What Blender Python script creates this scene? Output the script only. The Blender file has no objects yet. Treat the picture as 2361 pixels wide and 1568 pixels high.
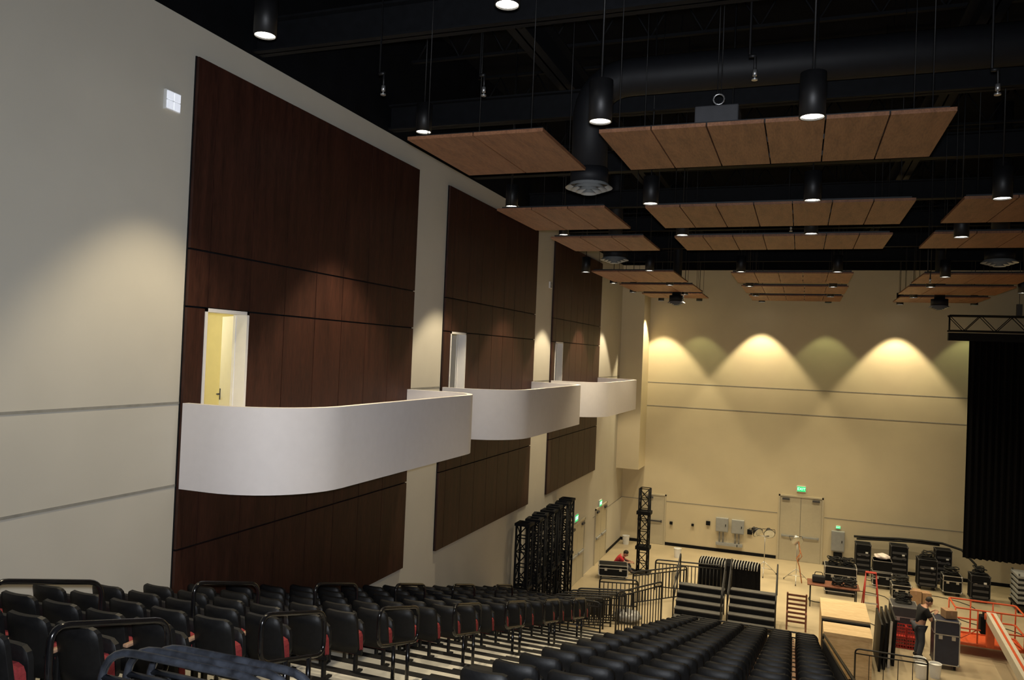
import bpy, bmesh, math, random
from mathutils import Vector, Matrix, Euler
random.seed(4)
C=bpy.context.collection
scene=bpy.context.scene
scene.view_settings.view_transform='Standard'
scene.view_settings.exposure=0
# ------------------------------------------------------------ materials
MATS={}
def mat(name,col,rough=.6,metal=0,var=.12,scale=8,bump=.02,emit=0,ecol=None,spec=.5,stretch=None,dust=None):
    if name in MATS: return MATS[name]
    m=bpy.data.materials.new(name); m.use_nodes=True; nt=m.node_tree; b=nt.nodes['Principled BSDF']
    b.inputs['Roughness'].default_value=rough; b.inputs['Metallic'].default_value=metal
    b.inputs['Specular IOR Level'].default_value=spec
    tc=nt.nodes.new('ShaderNodeTexCoord'); mp=nt.nodes.new('ShaderNodeMapping'); nt.links.new(tc.outputs['Object'],mp.inputs[0])
    if stretch: mp.inputs['Scale'].default_value=stretch
    n=nt.nodes.new('ShaderNodeTexNoise'); n.inputs['Scale'].default_value=scale; n.inputs['Detail'].default_value=5
    nt.links.new(mp.outputs[0],n.inputs['Vector'])
    r=nt.nodes.new('ShaderNodeValToRGB')
    a=[max(0,c*(1-var)) for c in col]; d=[min(1,c*(1+var)) for c in col]
    if dust: d=list(dust)
    r.color_ramp.elements[0].color=(*a,1); r.color_ramp.elements[1].color=(*d,1)
    r.color_ramp.elements[0].position=.3; r.color_ramp.elements[1].position=.7
    nt.links.new(n.outputs[0],r.inputs[0]); nt.links.new(r.outputs[0],b.inputs['Base Color'])
    if bump:
        bp=nt.nodes.new('ShaderNodeBump'); bp.inputs['Strength'].default_value=bump*5; bp.inputs['Distance'].default_value=.01
        nt.links.new(n.outputs[0],bp.inputs['Height']); nt.links.new(bp.outputs[0],b.inputs['Normal'])
    if emit:
        b.inputs['Emission Color'].default_value=(*(ecol or col),1); b.inputs['Emission Strength'].default_value=emit
    MATS[name]=m; return m
def wood(name,dark,light,stretch,scale=3,rough=.4,spec=.5):
    if name in MATS: return MATS[name]
    m=bpy.data.materials.new(name); m.use_nodes=True; nt=m.node_tree; b=nt.nodes['Principled BSDF']
    b.inputs['Roughness'].default_value=rough; b.inputs['Specular IOR Level'].default_value=spec
    tc=nt.nodes.new('ShaderNodeTexCoord'); mp=nt.nodes.new('ShaderNodeMapping'); mp.inputs['Scale'].default_value=stretch
    nt.links.new(tc.outputs['Object'],mp.inputs[0])
    n=nt.nodes.new('ShaderNodeTexNoise'); n.inputs['Scale'].default_value=scale; n.inputs['Detail'].default_value=8; n.inputs['Distortion'].default_value=.6
    n2=nt.nodes.new('ShaderNodeTexNoise'); n2.inputs['Scale'].default_value=scale*7; n2.inputs['Detail'].default_value=6
    nt.links.new(mp.outputs[0],n.inputs['Vector']); nt.links.new(mp.outputs[0],n2.inputs['Vector'])
    mx=nt.nodes.new('ShaderNodeMath'); mx.operation='ADD'; mh=nt.nodes.new('ShaderNodeMath'); mh.operation='MULTIPLY'; mh.inputs[1].default_value=.5
    nt.links.new(n.outputs[0],mx.inputs[0]); nt.links.new(n2.outputs[0],mx.inputs[1]); nt.links.new(mx.outputs[0],mh.inputs[0])
    r=nt.nodes.new('ShaderNodeValToRGB'); r.color_ramp.elements[0].position=.33; r.color_ramp.elements[1].position=.67
    r.color_ramp.elements[0].color=(*dark,1); r.color_ramp.elements[1].color=(*light,1)
    nt.links.new(mh.outputs[0],r.inputs[0]); nt.links.new(r.outputs[0],b.inputs['Base Color'])
    MATS[name]=m; return m
M_wall=mat('wall_paint',(.53,.50,.43),.75,var=.03,scale=1.2,bump=.005)
M_back=mat('wall_paint_back',(.60,.52,.355),.75,var=.03,scale=1.2,bump=.005)
M_groove=mat('reveal_shadow_grey',(.25,.24,.21),.8)
M_black=mat('black_paint',(.004,.0045,.006),.7,var=.3,spec=.2)
M_ceil=mat('ceiling_black',(.003,.0035,.005),.9,var=.4,scale=2,spec=.1)
M_steel=mat('black_steel',(.007,.007,.008),.5,.2,var=.3)
M_gloss=mat('black_gloss_enamel',(.006,.006,.007),.18,0,var=.3)
M_dusty=mat('dusty_black_enamel',(.007,.007,.008),.22,0,var=.3,scale=14,dust=(.022,.025,.032))
M_plast=mat('black_plastic',(.006,.006,.0065),.5,var=.25,scale=30,bump=.02,spec=.3)
M_red=mat('red_fabric',(.21,.018,.02),.85,var=.2,scale=60,bump=.05)
M_tan=mat('tan_arm_wood',(.40,.24,.15),.5)
M_deck=mat('cream_deck',(.50,.48,.42),.55,var=.12,scale=5)
M_floor=mat('polished_concrete',(.43,.355,.235),.3,var=.12,scale=.9,bump=.004)
M_white=mat('balcony_white',(.66,.63,.635),.6,var=.02,bump=.004)
M_door=mat('door_white',(.70,.69,.69),.5,var=.02)
M_bdoor=mat('door_beige',(.50,.45,.33),.5,var=.03)
M_yel=mat('vestibule_yellow',(.75,.67,.36),.8,var=.02)
M_alu=mat('aluminium',(.55,.55,.55),.35,.85,var=.08)
M_grey=mat('grey_enamel',(.30,.31,.31),.45,var=.05)
M_dgrey=mat('dark_grey',(.05,.05,.055),.5,var=.1)
M_walnut=wood('dark_walnut',(.016,.006,.0045),(.055,.019,.012),(1,3.2,.35),2.2,.5,.3)
M_cloud=wood('cherry_cloud_wood',(.115,.048,.023),(.26,.12,.06),(5,.7,5),1.8,.55,.3)
M_ply=wood('plywood',(.50,.34,.17),(.74,.56,.33),(.6,3,3),1.5,.6)
M_brown=wood('brown_wood',(.10,.03,.015),(.20,.07,.035),(3,3,.6),3,.5)
M_card=mat('cardboard',(.36,.22,.12),.85,var=.08)
M_lamp=mat('lamp_glow',(1,.95,.85),.3,emit=9,ecol=(1,.93,.78),bump=0)
M_orange=mat('orange_red_enamel',(.62,.10,.03),.4,var=.1)
M_cream=mat('cream_enamel',(.62,.58,.48),.4,var=.05)
M_curt=mat('black_velour',(.004,.004,.005),.95,var=.3,scale=20,spec=.1)
M_skin=mat('skin',(.50,.27,.18),.6,var=.05)
M_hair=mat('dark_hair',(.02,.014,.01),.7)
M_shirt_r=mat('red_cotton',(.45,.02,.03),.9,var=.1)
M_shirt_b=mat('black_cotton',(.012,.012,.014),.9)
M_jeans=mat('grey_denim',(.06,.065,.08),.9)
M_shoe=mat('shoe_dark',(.02,.018,.016),.6)
M_green=mat('exit_green_glow',(.02,.35,.10),.5,emit=.9,ecol=(.02,.75,.20),bump=0)
M_glet=mat('exit_letter_glow',(.5,1,.7),.5,emit=2.2,ecol=(.45,1,.6),bump=0)
M_wplast=mat('white_plastic',(.75,.75,.73),.5,var=.03)
M_glow=mat('white_lens',(.8,.82,.9),.3,emit=.55,ecol=(.85,.9,1),bump=0)
M_blue=mat('navy_laminate',(.02,.025,.05),.4)
M_redp=mat('red_plastic',(.40,.03,.02),.45)
M_rubber=mat('rubber',(.01,.01,.01),.8)
M_dimlens=mat('dim_lens',(.7,.72,.6),.3,emit=3,ecol=(.9,.95,.6),bump=0)
# ------------------------------------------------------------ mesh builder
class MB:
    def __init__(s): s.bm=bmesh.new()
    def _fin(s,before,mi,smooth=False):
        for f in s.bm.faces:
            if f not in before: f.material_index=mi; f.smooth=smooth
    def box(s,c,d,rot=None,mi=0,bev=0,seg=2):
        before=set(s.bm.faces)
        M=Matrix.Translation(Vector(c))
        if rot: M=M@Euler(rot).to_matrix().to_4x4()
        M=M@Matrix.Diagonal((d[0],d[1],d[2],1))
        g=bmesh.ops.create_cube(s.bm,size=1,matrix=M)
        if bev:
            es=list({e for v in g['verts'] for e in v.link_edges})
            bmesh.ops.bevel(s.bm,geom=es,offset=bev,segments=seg,affect='EDGES',profile=.5)
        s._fin(before,mi); return s
    def b2(s,lo,hi,mi=0,bev=0):
        return s.box([(a+b)/2 for a,b in zip(lo,hi)],[abs(b-a) for a,b in zip(lo,hi)],None,mi,bev)
    def cyl(s,p0,p1,r,seg=16,r2=None,mi=0,caps=True):
        p0=Vector(p0);p1=Vector(p1); r2=r if r2 is None else r2
        d=p1-p0; q=d.to_track_quat('Z','Y').to_matrix()
        A=[];B=[]
        for i in range(seg):
            a=2*math.pi*i/seg; o=q@Vector((math.cos(a),math.sin(a),0))
            A.append(s.bm.verts.new(p0+o*r)); B.append(s.bm.verts.new(p1+o*r2))
        for i in range(seg):
            j=(i+1)%seg; f=s.bm.faces.new((A[i],A[j],B[j],B[i])); f.material_index=mi; f.smooth=True
        if caps:
            f=s.bm.faces.new(A[::-1]); f.material_index=mi
            f=s.bm.faces.new(B); f.material_index=mi
        return s
    def tube(s,pts,r,seg=8,closed=False,mi=0):
        pts=[Vector(p) for p in pts]; n=len(pts); rs=r if isinstance(r,(list,tuple)) else [r]*n
        rings=[]; up=None
        for i in range(n):
            if closed: t=(pts[(i+1)%n]-pts[i-1])
            else: t=pts[min(i+1,n-1)]-pts[max(i-1,0)]
            t.normalize()
            if up is None:
                up=Vector((0,0,1)) if abs(t.z)<.9 else Vector((1,0,0))
            up=(up-up.dot(t)*t)
            if up.length<1e-4: up=t.orthogonal()
            up.normalize(); sd=t.cross(up)
            rings.append([s.bm.verts.new(pts[i]+(up*math.cos(a)+sd*math.sin(a))*rs[i]) for a in [2*math.pi*k/seg for k in range(seg)]])
        m=n if closed else n-1
        for i in range(m):
            A=rings[i];B=rings[(i+1)%n]
            for k in range(seg):
                l=(k+1)%seg
                f=s.bm.faces.new((A[k],A[l],B[l],B[k])); f.smooth=True; f.material_index=mi
        if not closed:
            s.bm.faces.new(rings[0][::-1]).material_index=mi; s.bm.faces.new(rings[-1]).material_index=mi
        return s
    def sph(s,c,r,mi=0,u=14,v=10,rot=None):
        before=set(s.bm.faces)
        if not isinstance(r,(tuple,list)): r=(r,r,r)
        M=Matrix.Translation(Vector(c))
        if rot: M=M@Euler(rot).to_matrix().to_4x4()
        bmesh.ops.create_uvsphere(s.bm,u_segments=u,v_segments=v,radius=1,matrix=M@Matrix.Diagonal((*r,1)))
        s._fin(before,mi,True); return s
    def board(s,w,h,t,rc,curve=0,tilt=0,z0=0,y0=0,nx=12,nz=4,mi=0,rcb=None,x0=0):
        rcb=rc if rcb is None else rcb
        F=[];B=[]
        for i in range(nx+1):
            a=math.pi*i/nx; x=-w/2*math.cos(a)
            def ins(R):
                d=w/2-abs(x)
                return 0 if d>=R else R-math.sqrt(max(0,R*R-(R-d)**2))
            zt=h-ins(rc); zb=ins(rcb); cf=[];cb=[]
            for j in range(nz+1):
                z=zb+(zt-zb)*j/nz; yy=y0+curve*(2*x/w)**2-tilt*z
                cf.append(s.bm.verts.new((x0+x,yy+t/2,z0+z))); cb.append(s.bm.verts.new((x0+x*.985,yy-t/2,z0+z*.99)))
            F.append(cf);B.append(cb)
        def q(sm,*v):
            try:
                f=s.bm.faces.new(v); f.material_index=mi; f.smooth=sm
            except ValueError: pass
        for i in range(nx):
            for j in range(nz):
                q(True,F[i][j],F[i][j+1],F[i+1][j+1],F[i+1][j]); q(True,B[i][j],B[i+1][j],B[i+1][j+1],B[i][j+1])
            q(False,F[i][nz],B[i][nz],B[i+1][nz],F[i+1][nz]); q(False,F[i][0],F[i+1][0],B[i+1][0],B[i][0])
        for j in range(nz):
            q(False,F[0][j],B[0][j],B[0][j+1],F[0][j+1]); q(False,F[nx][j],F[nx][j+1],B[nx][j+1],B[nx][j])
        return s
    def addmesh(s,me,mi=0,keep=False):
        before=set(s.bm.faces); s.bm.from_mesh(me)
        for f in s.bm.faces:
            if f not in before:
                f.material_index=mi
                if not keep: f.smooth=True
        return s
    def obj(s,name,mats,parent=None,loc=(0,0,0),rot=(0,0,0),sharp=None):
        bmesh.ops.recalc_face_normals(s.bm,faces=s.bm.faces[:])
        me=bpy.data.meshes.new(name); s.bm.to_mesh(me); s.bm.free()
        if sharp: me.set_sharp_from_angle(angle=math.radians(sharp))
        if not isinstance(mats,(list,tuple)): mats=[mats]
        for m in mats: me.materials.append(m)
        o=bpy.data.objects.new(name,me); C.objects.link(o); o.location=loc; o.rotation_euler=rot
        if parent: o.parent=parent
        return o
def T(o,label,cat,group=None,kind=None):
    o['label']=label; o['category']=cat
    if group: o['group']=group
    if kind: o['kind']=kind
    return o
def E(name,loc,label,cat,group=None,rot=(0,0,0)):
    o=bpy.data.objects.new(name,None); o.empty_display_size=.1; C.objects.link(o); o.location=loc; o.rotation_euler=rot
    return T(o,label,cat,group)
def S(o): o['kind']='structure'; return o
def dup(root,loc=None,rot=None,parent=None):
    n=root.copy()
    C.objects.link(n)
    if parent: n.parent=parent
    if loc is not None: n.location=loc
    if rot is not None: n.rotation_euler=rot
    for c in list(root.children): dup(c,parent=n)
    return n
def fillet(pts,r,n=5,closed=False):
    pts=[Vector(p) for p in pts]; out=[]; N=len(pts)
    for i,p in enumerate(pts):
        if not closed and i in (0,N-1): out.append(p); continue
        a=pts[i-1]; b=pts[(i+1)%N]
        da=(a-p);db=(b-p); rr=min(r,da.length*.49,db.length*.49)
        A=p+da.normalized()*rr; B=p+db.normalized()*rr
        for k in range(n+1):
            t=k/n; out.append((1-t)**2*A+2*t*(1-t)*p+t*t*B)
    return out
def light(kind,name,loc,energy,col,parent=None,size=.1,spot=None,blend=.3,rot=(0,0,0)):
    l=bpy.data.lights.new(name,kind); l.energy=energy; l.color=col
    if kind=='SPOT': l.spot_size=spot; l.spot_blend=blend; l.shadow_soft_size=size
    elif kind=='AREA': l.size=size
    else: l.shadow_soft_size=size
    o=bpy.data.objects.new(name,l); C.objects.link(o); o.location=loc; o.rotation_euler=rot
    if parent: o.parent=parent
    return o
# ------------------------------------------------------------ camera
Yc=Vector((665,-58,1790)).normalized()
Xc=Vector((4780,-164,-1790)); Xc=(Xc-Xc.dot(Yc)*Yc).normalized()
Zc=Vector((.0407,.999,.0173)); Zc=(Zc-Zc.dot(Yc)*Yc); Zc=(Zc-Zc.dot(Xc)*Xc).normalized()
cd=bpy.data.cameras.new('camera'); cam=bpy.data.objects.new('camera',cd); C.objects.link(cam); scene.camera=cam
cd.sensor_width=36; cd.lens=1790/2361*36; cd.clip_end=200; cd.clip_start=.05
R=Matrix(((Xc.x,Xc.y,-Xc.z),(Yc.x,Yc.y,-Yc.z),(Zc.x,Zc.y,-Zc.z)))
cam.matrix_world=Matrix.Translation((0,0,8))@R.to_4x4()
# ------------------------------------------------------------ room
CZ=14.5
def gridwall(name,axis,pos,th,a0,a1,z0,z1,holes,m):
    A=sorted({a0,a1,*[h[0] for h in holes],*[h[1] for h in holes]}); Zs=sorted({z0,z1,*[h[2] for h in holes],*[h[3] for h in holes]})
    b=MB()
    for i in range(len(A)-1):
        for j in range(len(Zs)-1):
            ca=(A[i]+A[i+1])/2; cz=(Zs[j]+Zs[j+1])/2
            if any(h[0]<ca<h[1] and h[2]<cz<h[3] for h in holes): continue
            if axis=='x': b.b2((pos-th,A[i],Zs[j]),(pos,A[i+1],Zs[j+1]))
            else: b.b2((A[i],pos,Zs[j]),(A[i+1],pos+th,Zs[j+1]))
    bmesh.ops.remove_doubles(b.bm,verts=b.bm.verts[:],dist=1e-4)
    return S(b.obj(name,m))
P0=[7.6,15.03,22.72]
DH=[(p+.35,p+1.15,6.26,8.42) for p in P0]
gridwall('wall_left','x',-7.2,.15,-4,34,0,11.95,DH,M_wall)
S(MB().b2((-7.35,-4,11.95),(-7.2,34.3,CZ)).obj('wall_left_upper',M_ceil))
S(MB().b2((-7.35,34,0),(14,34.3,11.9)).obj('wall_back',M_back))
S(MB().b2((-7.2,34,11.9),(14,34.3,CZ)).obj('wall_back_upper',M_ceil))
S(MB().b2((14,-4,0),(14.2,34.3,CZ)).obj('wall_right',M_back))
S(MB().b2((-7.35,-4.2,0),(14.2,-4,CZ)).obj('wall_rear',M_wall))
S(MB().b2((-7.4,-4.2,-.2),(14.2,34.3,0)).obj('floor',M_floor))
S(MB().b2((-7.4,-4.2,CZ),(14.2,34.3,CZ+.2)).obj('ceiling',M_ceil))
S(MB().b2((-7.2,32.6,3.33),(-6.24,34,11.95)).obj('wall_corner',M_back))
tn=[0]
def groove_shade(lo,hi,m=M_groove):  # thin raised strips, dark colour painted in for the shade of wall grooves
    tn[0]+=1; S(MB().b2(lo,hi).obj('groove_shade_%d'%tn[0],m))
for z in (7.22,6.2):
    ys=[-4]+[v for p in P0 for v in (p,p+6.0)]+[32.6]
    for i in range(0,len(ys),2): groove_shade((-7.2,ys[i],z-.015),(-7.194,ys[i+1],z+.015))
    groove_shade((-6.24,33.994,z-.24),(14,34,z-.21))
groove_shade((-7.2,28.9,1.87),(-7.194,34,1.90)); groove_shade((-7.2,33.994,1.87),(-.7,34,1.90)); groove_shade((1.1,33.994,1.87),(14,34,1.90))
S(MB().b2((-7.2,20,0),(-7.18,25.5,.11)).obj('baseboard_left',M_black))
S(MB().b2((-7.2,31.3,0),(-7.18,34,.11)).obj('baseboard_left.001',M_black))
S(MB().b2((-7.2,33.98,0),(-.7,34,.13)).obj('baseboard_back',M_black))
S(MB().b2((1.1,33.98,0),(14,34,.13)).obj('baseboard_back.001',M_black))
# vestibules and balcony doors
for i,p in enumerate(P0):
    b=MB(); y0,y1=p-.1,p+3.0; x0,x1=-9.6,-7.35
    b.b2((x0-.05,y0,6.2),(x0,y1,8.9)).b2((x0,y0-.05,6.2),(x1,y0,8.9)).b2((x0,y1,6.2),(x1,y1+.05,8.9)).b2((x0,y0,6.15),(x1,y1,6.2)).b2((x0,y0,8.9),(x1,y1,8.95))
    S(b.obj('wall_vestibule_%d'%(i+1),M_yel))
    light('POINT','vestibule_lamp',(-8.9,p+.9,8.5),[42,1.5,1.5][i],(1,.95,.72),size=.15)
    d=E('door_%d'%(i+1),(-7.3,p+1.11,6.26),'white painted door standing open onto a curved balcony','door'); S(d)
    fr=MB()
    fr.b2((-.06,-.80,0),(.17,-.755,2.16)).b2((-.06,-.005,0),(.17,.04,2.16)).b2((-.06,-.80,2.115),(.17,.04,2.16))
    fr.obj('door_frame',M_door,d)
    a=math.radians(126)
    lf=MB().b2((-.022,-.74,.01),(.022,0,2.1)).obj('door_leaf',M_door,d,(0.0,0.0,0),(0,0,-a))
    MB().cyl((.02,-.68,.98),(.07,-.68,.98),.012).tube([(.07,-.68,.98),(.075,-.58,.98)],.01).box((.025,-.68,.98),(.008,.045,.16)).obj('door_handle',M_dgrey,lf)
# ------------------------------------------------------------ wood wall arrays
cols=[0,.35,1.15,1.93,2.7,3.45,4.22,5.04,6.0]; rows=[3.73,5.4,6.26,8.42,9.14,11.55]
def wallarray(p):
    r=E('wood_wall_panel',(-7.2,p,3.73),'tall dark walnut veneer wall panelling with thin reveals','wall panel','walnut wall panel arrays')
    b=MB(); g=MB()
    for i in range(8):
        for j in range(5):
            if i==1 and j==2: continue
            g1=.012; z0=rows[j]-3.73+(0 if j in (0,2) else g1); z1=rows[j+1]-3.73-(0 if j==1 else g1)
            if j==1: z0=rows[j]-3.73+g1
            b.b2((.02,cols[i]+.007,z0),(.06,cols[i+1]-.007,z1))
            g.b2((0.001,cols[i],rows[j]-3.73),(.02,cols[i+1],rows[j+1]-3.73))
    b.obj('veneer_boards',M_walnut,r); g.obj('backing',M_black,r)
for p in P0: wallarray(p)
# ------------------------------------------------------------ balconies
def balcony(p):
    r=E('balcony',(-7.138,p,6.16),'white curved balcony with solid rounded parapet on the wall','balcony','curved wall balconies')
    L=5.95; D=1.6
    def outline(off):
        pts=[]; R=1.15-off
        y0=off; y1=L-off; x1=D-off
        pts.append((0,y0)); pts.append((.35,y0+.0))
        cx=x1-R; cy=y0+R
        for k in range(13):
            a=-math.pi/2+k*math.pi/2/12; pts.append((cx+R*math.cos(a),cy+R*math.sin(a)))
        R2=.75-off
        cx=x1-R2; cy=y1-R2
        for k in range(11):
            a=k*math.pi/2/10; pts.append((cx+R2*math.cos(a),cy+R2*math.sin(a)))
        pts.append((0,y1)); return pts
    O=outline(0); I=outline(.1)
    b=MB(); bm=b.bm
    def ring(P,z): return [bm.verts.new((x,y,z)) for x,y in P]
    ob,ot,ib,it=ring(O,0),ring(O,1.06),ring(I,0),ring(I,1.06)
    for i in range(len(O)-1):
        for q in ((ob[i],ob[i+1],ot[i+1],ot[i]),(ib[i],it[i],it[i+1],ib[i+1]),(ot[i],ot[i+1],it[i+1],it[i]),(ob[i],ib[i],ib[i+1],ob[i+1])):
            f=bm.faces.new(q); f.smooth=True
    bm.faces.new((ob[0],ot[0],it[0],ib[0])); bm.faces.new((ob[-1],ib[-1],it[-1],ot[-1]))
    o=b.obj('parapet',M_white,r)
    for pl in o.data.polygons:
        if abs(pl.normal.z)>.5: pl.use_smooth=False
    o.data.set_sharp_from_angle(angle=math.radians(40))
    b=MB(); bm=b.bm
    v0=[bm.verts.new((x,y,.005)) for x,y in I]; v1=[bm.verts.new((x,y,.1)) for x,y in I]
    bm.faces.new(v0[::-1]); bm.faces.new(v1)
    for i in range(len(I)): j=(i+1)%len(I); bm.faces.new((v0[i],v0[j],v1[j],v1[i]))
    b.obj('floor_slab',M_white,r)
for p in P0: balcony(p)
# ------------------------------------------------------------ ceiling clouds
def cloud(x0,x1,y0,y1,n,z=10.5):
    r=E('ceiling_cloud',((x0+x1)/2,(y0+y1)/2,z),'suspended cherry-veneer acoustic ceiling cloud of joined boards','ceiling panel','suspended wooden clouds')
    w=x1-x0; d=y1-y0; b=MB()
    for i in range(n):
        b.b2((-w/2+w*i/n+.008,-d/2,0),(-w/2+w*(i+1)/n-.008,d/2,.04))
    b.obj('veneer_boards',M_cloud,r)
    for y in (-d/2+.15,0,d/2-.15): MB().b2((-w/2+.05,y-.02,.04),(w/2-.05,y+.02,.09)).obj('support_rail',M_steel,r)
    for x in (-w/2+.2,w/2-.2):
        for y in (-d/2+.15,d/2-.15): MB().cyl((x,y,.08),(x,y,CZ-z),.006,5).obj('hanging_cable',M_steel,r)
CL=[(-4.5,-2.78,8.2,10.05,2),(-2.2,1.34,8.4,10.15,6),(-5.1,-3.15,12.65,14.8,3),(-2.5,1.53,12.75,14.8,7),(2.14,4.2,12.75,14.8,3),
(-5.12,-3.1,15.85,17.85,3),(-2.5,1.54,15.95,17.85,7),(2.2,4.3,15.95,17.85,3),
(-5.87,-3.45,22.2,25.2,3),(-1.92,1.26,22.5,25.2,5),(2.93,5.6,22.7,25.1,4),
(-5.9,-3.4,26.1,28.7,3),(-1.9,1.34,26.3,28.9,5),(2.98,5.8,26.1,28.8,4),
(-5.8,-3.5,29.6,31.6,3),(-1.88,1.35,29.9,32.3,5),(3.16,5.9,29.9,32.2,4)]
for c in CL: cloud(*c)
# ------------------------------------------------------------ pendant cans
def can(x,y,z,power,col=(1,.83,.56),lens=M_lamp,spot=74,blend=.25,label='black cylinder pendant downlight hanging from a rod',big=1):
    r=E('pendant_light',(x,y,z),label,'light','cylinder pendant downlights')
    b=MB(); bm=b.bm; R=.125*big; H=.44*big; n=20
    prof=[(R-.012,.035),(R-.012,0),(R,0),(R,H),(.03,H+.02)]
    rg=[[bm.verts.new((rr*math.cos(2*math.pi*k/n),rr*math.sin(2*math.pi*k/n),zz)) for k in range(n)] for rr,zz in prof]
    for i in range(len(prof)-1):
        for k in range(n):
            f=bm.faces.new((rg[i][k],rg[i][(k+1)%n],rg[i+1][(k+1)%n],rg[i+1][k])); f.smooth=i in(2,)
    bm.faces.new(rg[-1])
    b.obj('lamp_housing',M_steel,r)
    MB().cyl((0,0,.018),(0,0,.034),R-.013,20).obj('lamp_lens',lens,r)
    MB().cyl((0,0,H),(0,0,CZ-z),.011,6).obj('hanging_rod',M_steel,r)
    light('SPOT','lamp_bulb',(0,0,-.02),power,col,r,size=.06,spot=math.radians(spot),blend=blend)
WC=[(-5.67,7.0,11.4),(-5.64,10.8,11.4),(-5.64,14.8,11),(-5.63,18.5,11),(-5.95,21.9,10.45),(-6.0,25.7,10.5),(-6.05,29.2,10.5)]
for i,w in enumerate(WC): can(*w,[620,1000,850,850,850,850,850][i],(1,.83,.55),spot=[78,76,74,74,74,74,74][i],blend=[.5,.4,.3,.3,.25,.25,.25][i])
BC=[(-5.6,32.9,10.48,1,),(-4.03,32.95,10.5,0),(-1.55,33.05,10.5,1),(.95,33.05,10.5,0),(3.5,33.05,10.48,1),(6.0,33.1,10.5,0)]
for x,y,z,on in BC:
    can(x,y,z,1050 if on else 130,(1,.82,.50) if on else (.72,.76,.35),M_lamp if on else M_dimlens,spot=76,blend=.3)
CC=[(-2.8,7.0,11.4),(-2.08,8.0,10.5),(.03,8.15,10.45),(-2.35,12.45,10.5),(.09,12.55,10.5),(-2.3,15.7,10.5),(.11,15.75,10.5),(2.58,12.55,10.45),(2.62,15.75,10.4),
(-4.1,21.95,10.5),(-1.62,22.2,10.5),(.84,22.2,10.5),(3.4,22.45,10.4),(-4.11,25.7,10.45),(-4.12,29.3,10.45),(-1.61,25.9,10.45),(.86,25.9,10.45),(-1.61,29.5,10.45),(.91,29.5,10.45),(3.52,25.7,10.45),(3.53,29.5,10.45),(6.1,26.8,10.4)]
for c in CC: can(*c,600 if c[1]>20 else 220,(1,.83,.54),spot=92,blend=.6)
for c in [(6.3,16,11),(9,22,11),(9,28,11),(6.3,8,11)]: can(*c,320,spot=95,blend=.6)
# ------------------------------------------------------------ ceiling services
for i,y in enumerate([5.0,8.75,12.5,16.4,20.3,24.2,28.1,31.9]):
    b=MB(); z0=12.0
    b.b2((-7.2,y-.11,z0),(13.9,y+.11,z0+.03)).b2((-7.2,y-.11,z0+.42),(13.9,y+.11,z0+.45)).b2((-7.2,y-.012,z0),(13.9,y+.012,z0+.45))
    T(b.obj('ceiling_beam',M_black),'black painted steel beam crossing the open ceiling','beam','black roof beams')
for x in (-3.9,2.15,6.2):
    b=MB(); z0=12.56
    b.b2((x-.14,-3.9,z0),(x+.14,33.9,z0+.04)).b2((x-.14,-3.9,z0+.5),(x+.14,33.9,z0+.54)).b2((x-.014,-3.9,z0),(x+.014,33.9,z0+.54))
    T(b.obj('roof_girder',M_black),'black painted lengthwise roof girder','beam','black roof girders')
for k in range(9):
    y=6.8+3.2*k; b=MB(); zt,zb=14.3,13.5
    b.b2((-7.2,y-.04,zt),(13.9,y+.04,zt+.06)).b2((-7.2,y-.04,zb),(13.9,y+.04,zb+.05))
    x=-7.1
    while x<13.2: b.cyl((x,y,zb+.03),(x+.45,y,zt),.018,5); b.cyl((x+.45,y,zt),(x+.9,y,zb+.03),.018,5); x+=.9
    T(b.obj('roof_joist',M_black),'black open-web steel roof joist','beam','open-web roof joists')
M_duct=mat('black_duct',(.0075,.008,.010),.6,0,spec=.3)
pt=fillet([(9,11.3,12.17),(-3.1,11.3,12.17),(-3.1,11.38,10.86)],.75,8)
T(MB().tube(pt,.27,20).obj('air_duct',M_duct),'round black air duct bending down to a diffuser','duct')
def diffuser(x,y,z,R=.42):
    r=E('air_diffuser',(x,y,z),'round grey ceiling air diffuser with concentric rings','air vent','round air diffusers')
    b=MB()
    for k,(rr,zz) in enumerate([(R,.0),(R*.78,-.03),(R*.56,-.06),(R*.34,-.09)]):
        n=28; A=[b.bm.verts.new((rr*math.cos(2*math.pi*i/n),rr*math.sin(2*math.pi*i/n),zz)) for i in range(n)]
        B=[b.bm.verts.new(((rr-.08)*math.cos(2*math.pi*i/n),(rr-.08)*math.sin(2*math.pi*i/n),zz+.07)) for i in range(n)]
        for i in range(n): f=b.bm.faces.new((A[i],A[(i+1)%n],B[(i+1)%n],B[i])); f.smooth=True
    o=b.obj('ring_blades',M_grey,r); o['kind']='stuff'
    MB().cyl((0,0,.06),(0,0,.28),R*.8,24).cyl((0,0,.28),(0,0,CZ-z if y>14 else .3),R*.5,16).obj('duct_collar',M_duct,r)
for d in [(-3.1,11.4,10.56,.36),(-5.02,21.5,10.75,.4),(-4.4,29.15,10.12,.33),(4.3,29.35,10.12,.33),(4.4,21.5,10.65,.4)]: diffuser(*d)
r=E('projector_box',(-1.12,10.45,11.0),'black box fixture hung on a ring and cables','speaker')
MB().box((0,0,.16),(.55,.5,.30),bev=.015).b2((-.2,-.27,.03),(.2,-.25,.1)).obj('housing',M_dgrey,r)
MB().tube([(.0+.07*math.cos(a),0,.46+.07*math.sin(a)) for a in [k*math.pi/6 for k in range(12)]],.012,6,True).tube([(-.2,0,.30),(0,0,.39)],.006,5).tube([(.2,0,.30),(0,0,.39)],.006,5).obj('hanging_ring',M_alu,r)
for xx in (-.02,.03): MB().cyl((xx,0,.53),(xx,0,3.5),.008,5).obj('hanging_cable',M_steel,r)
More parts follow.
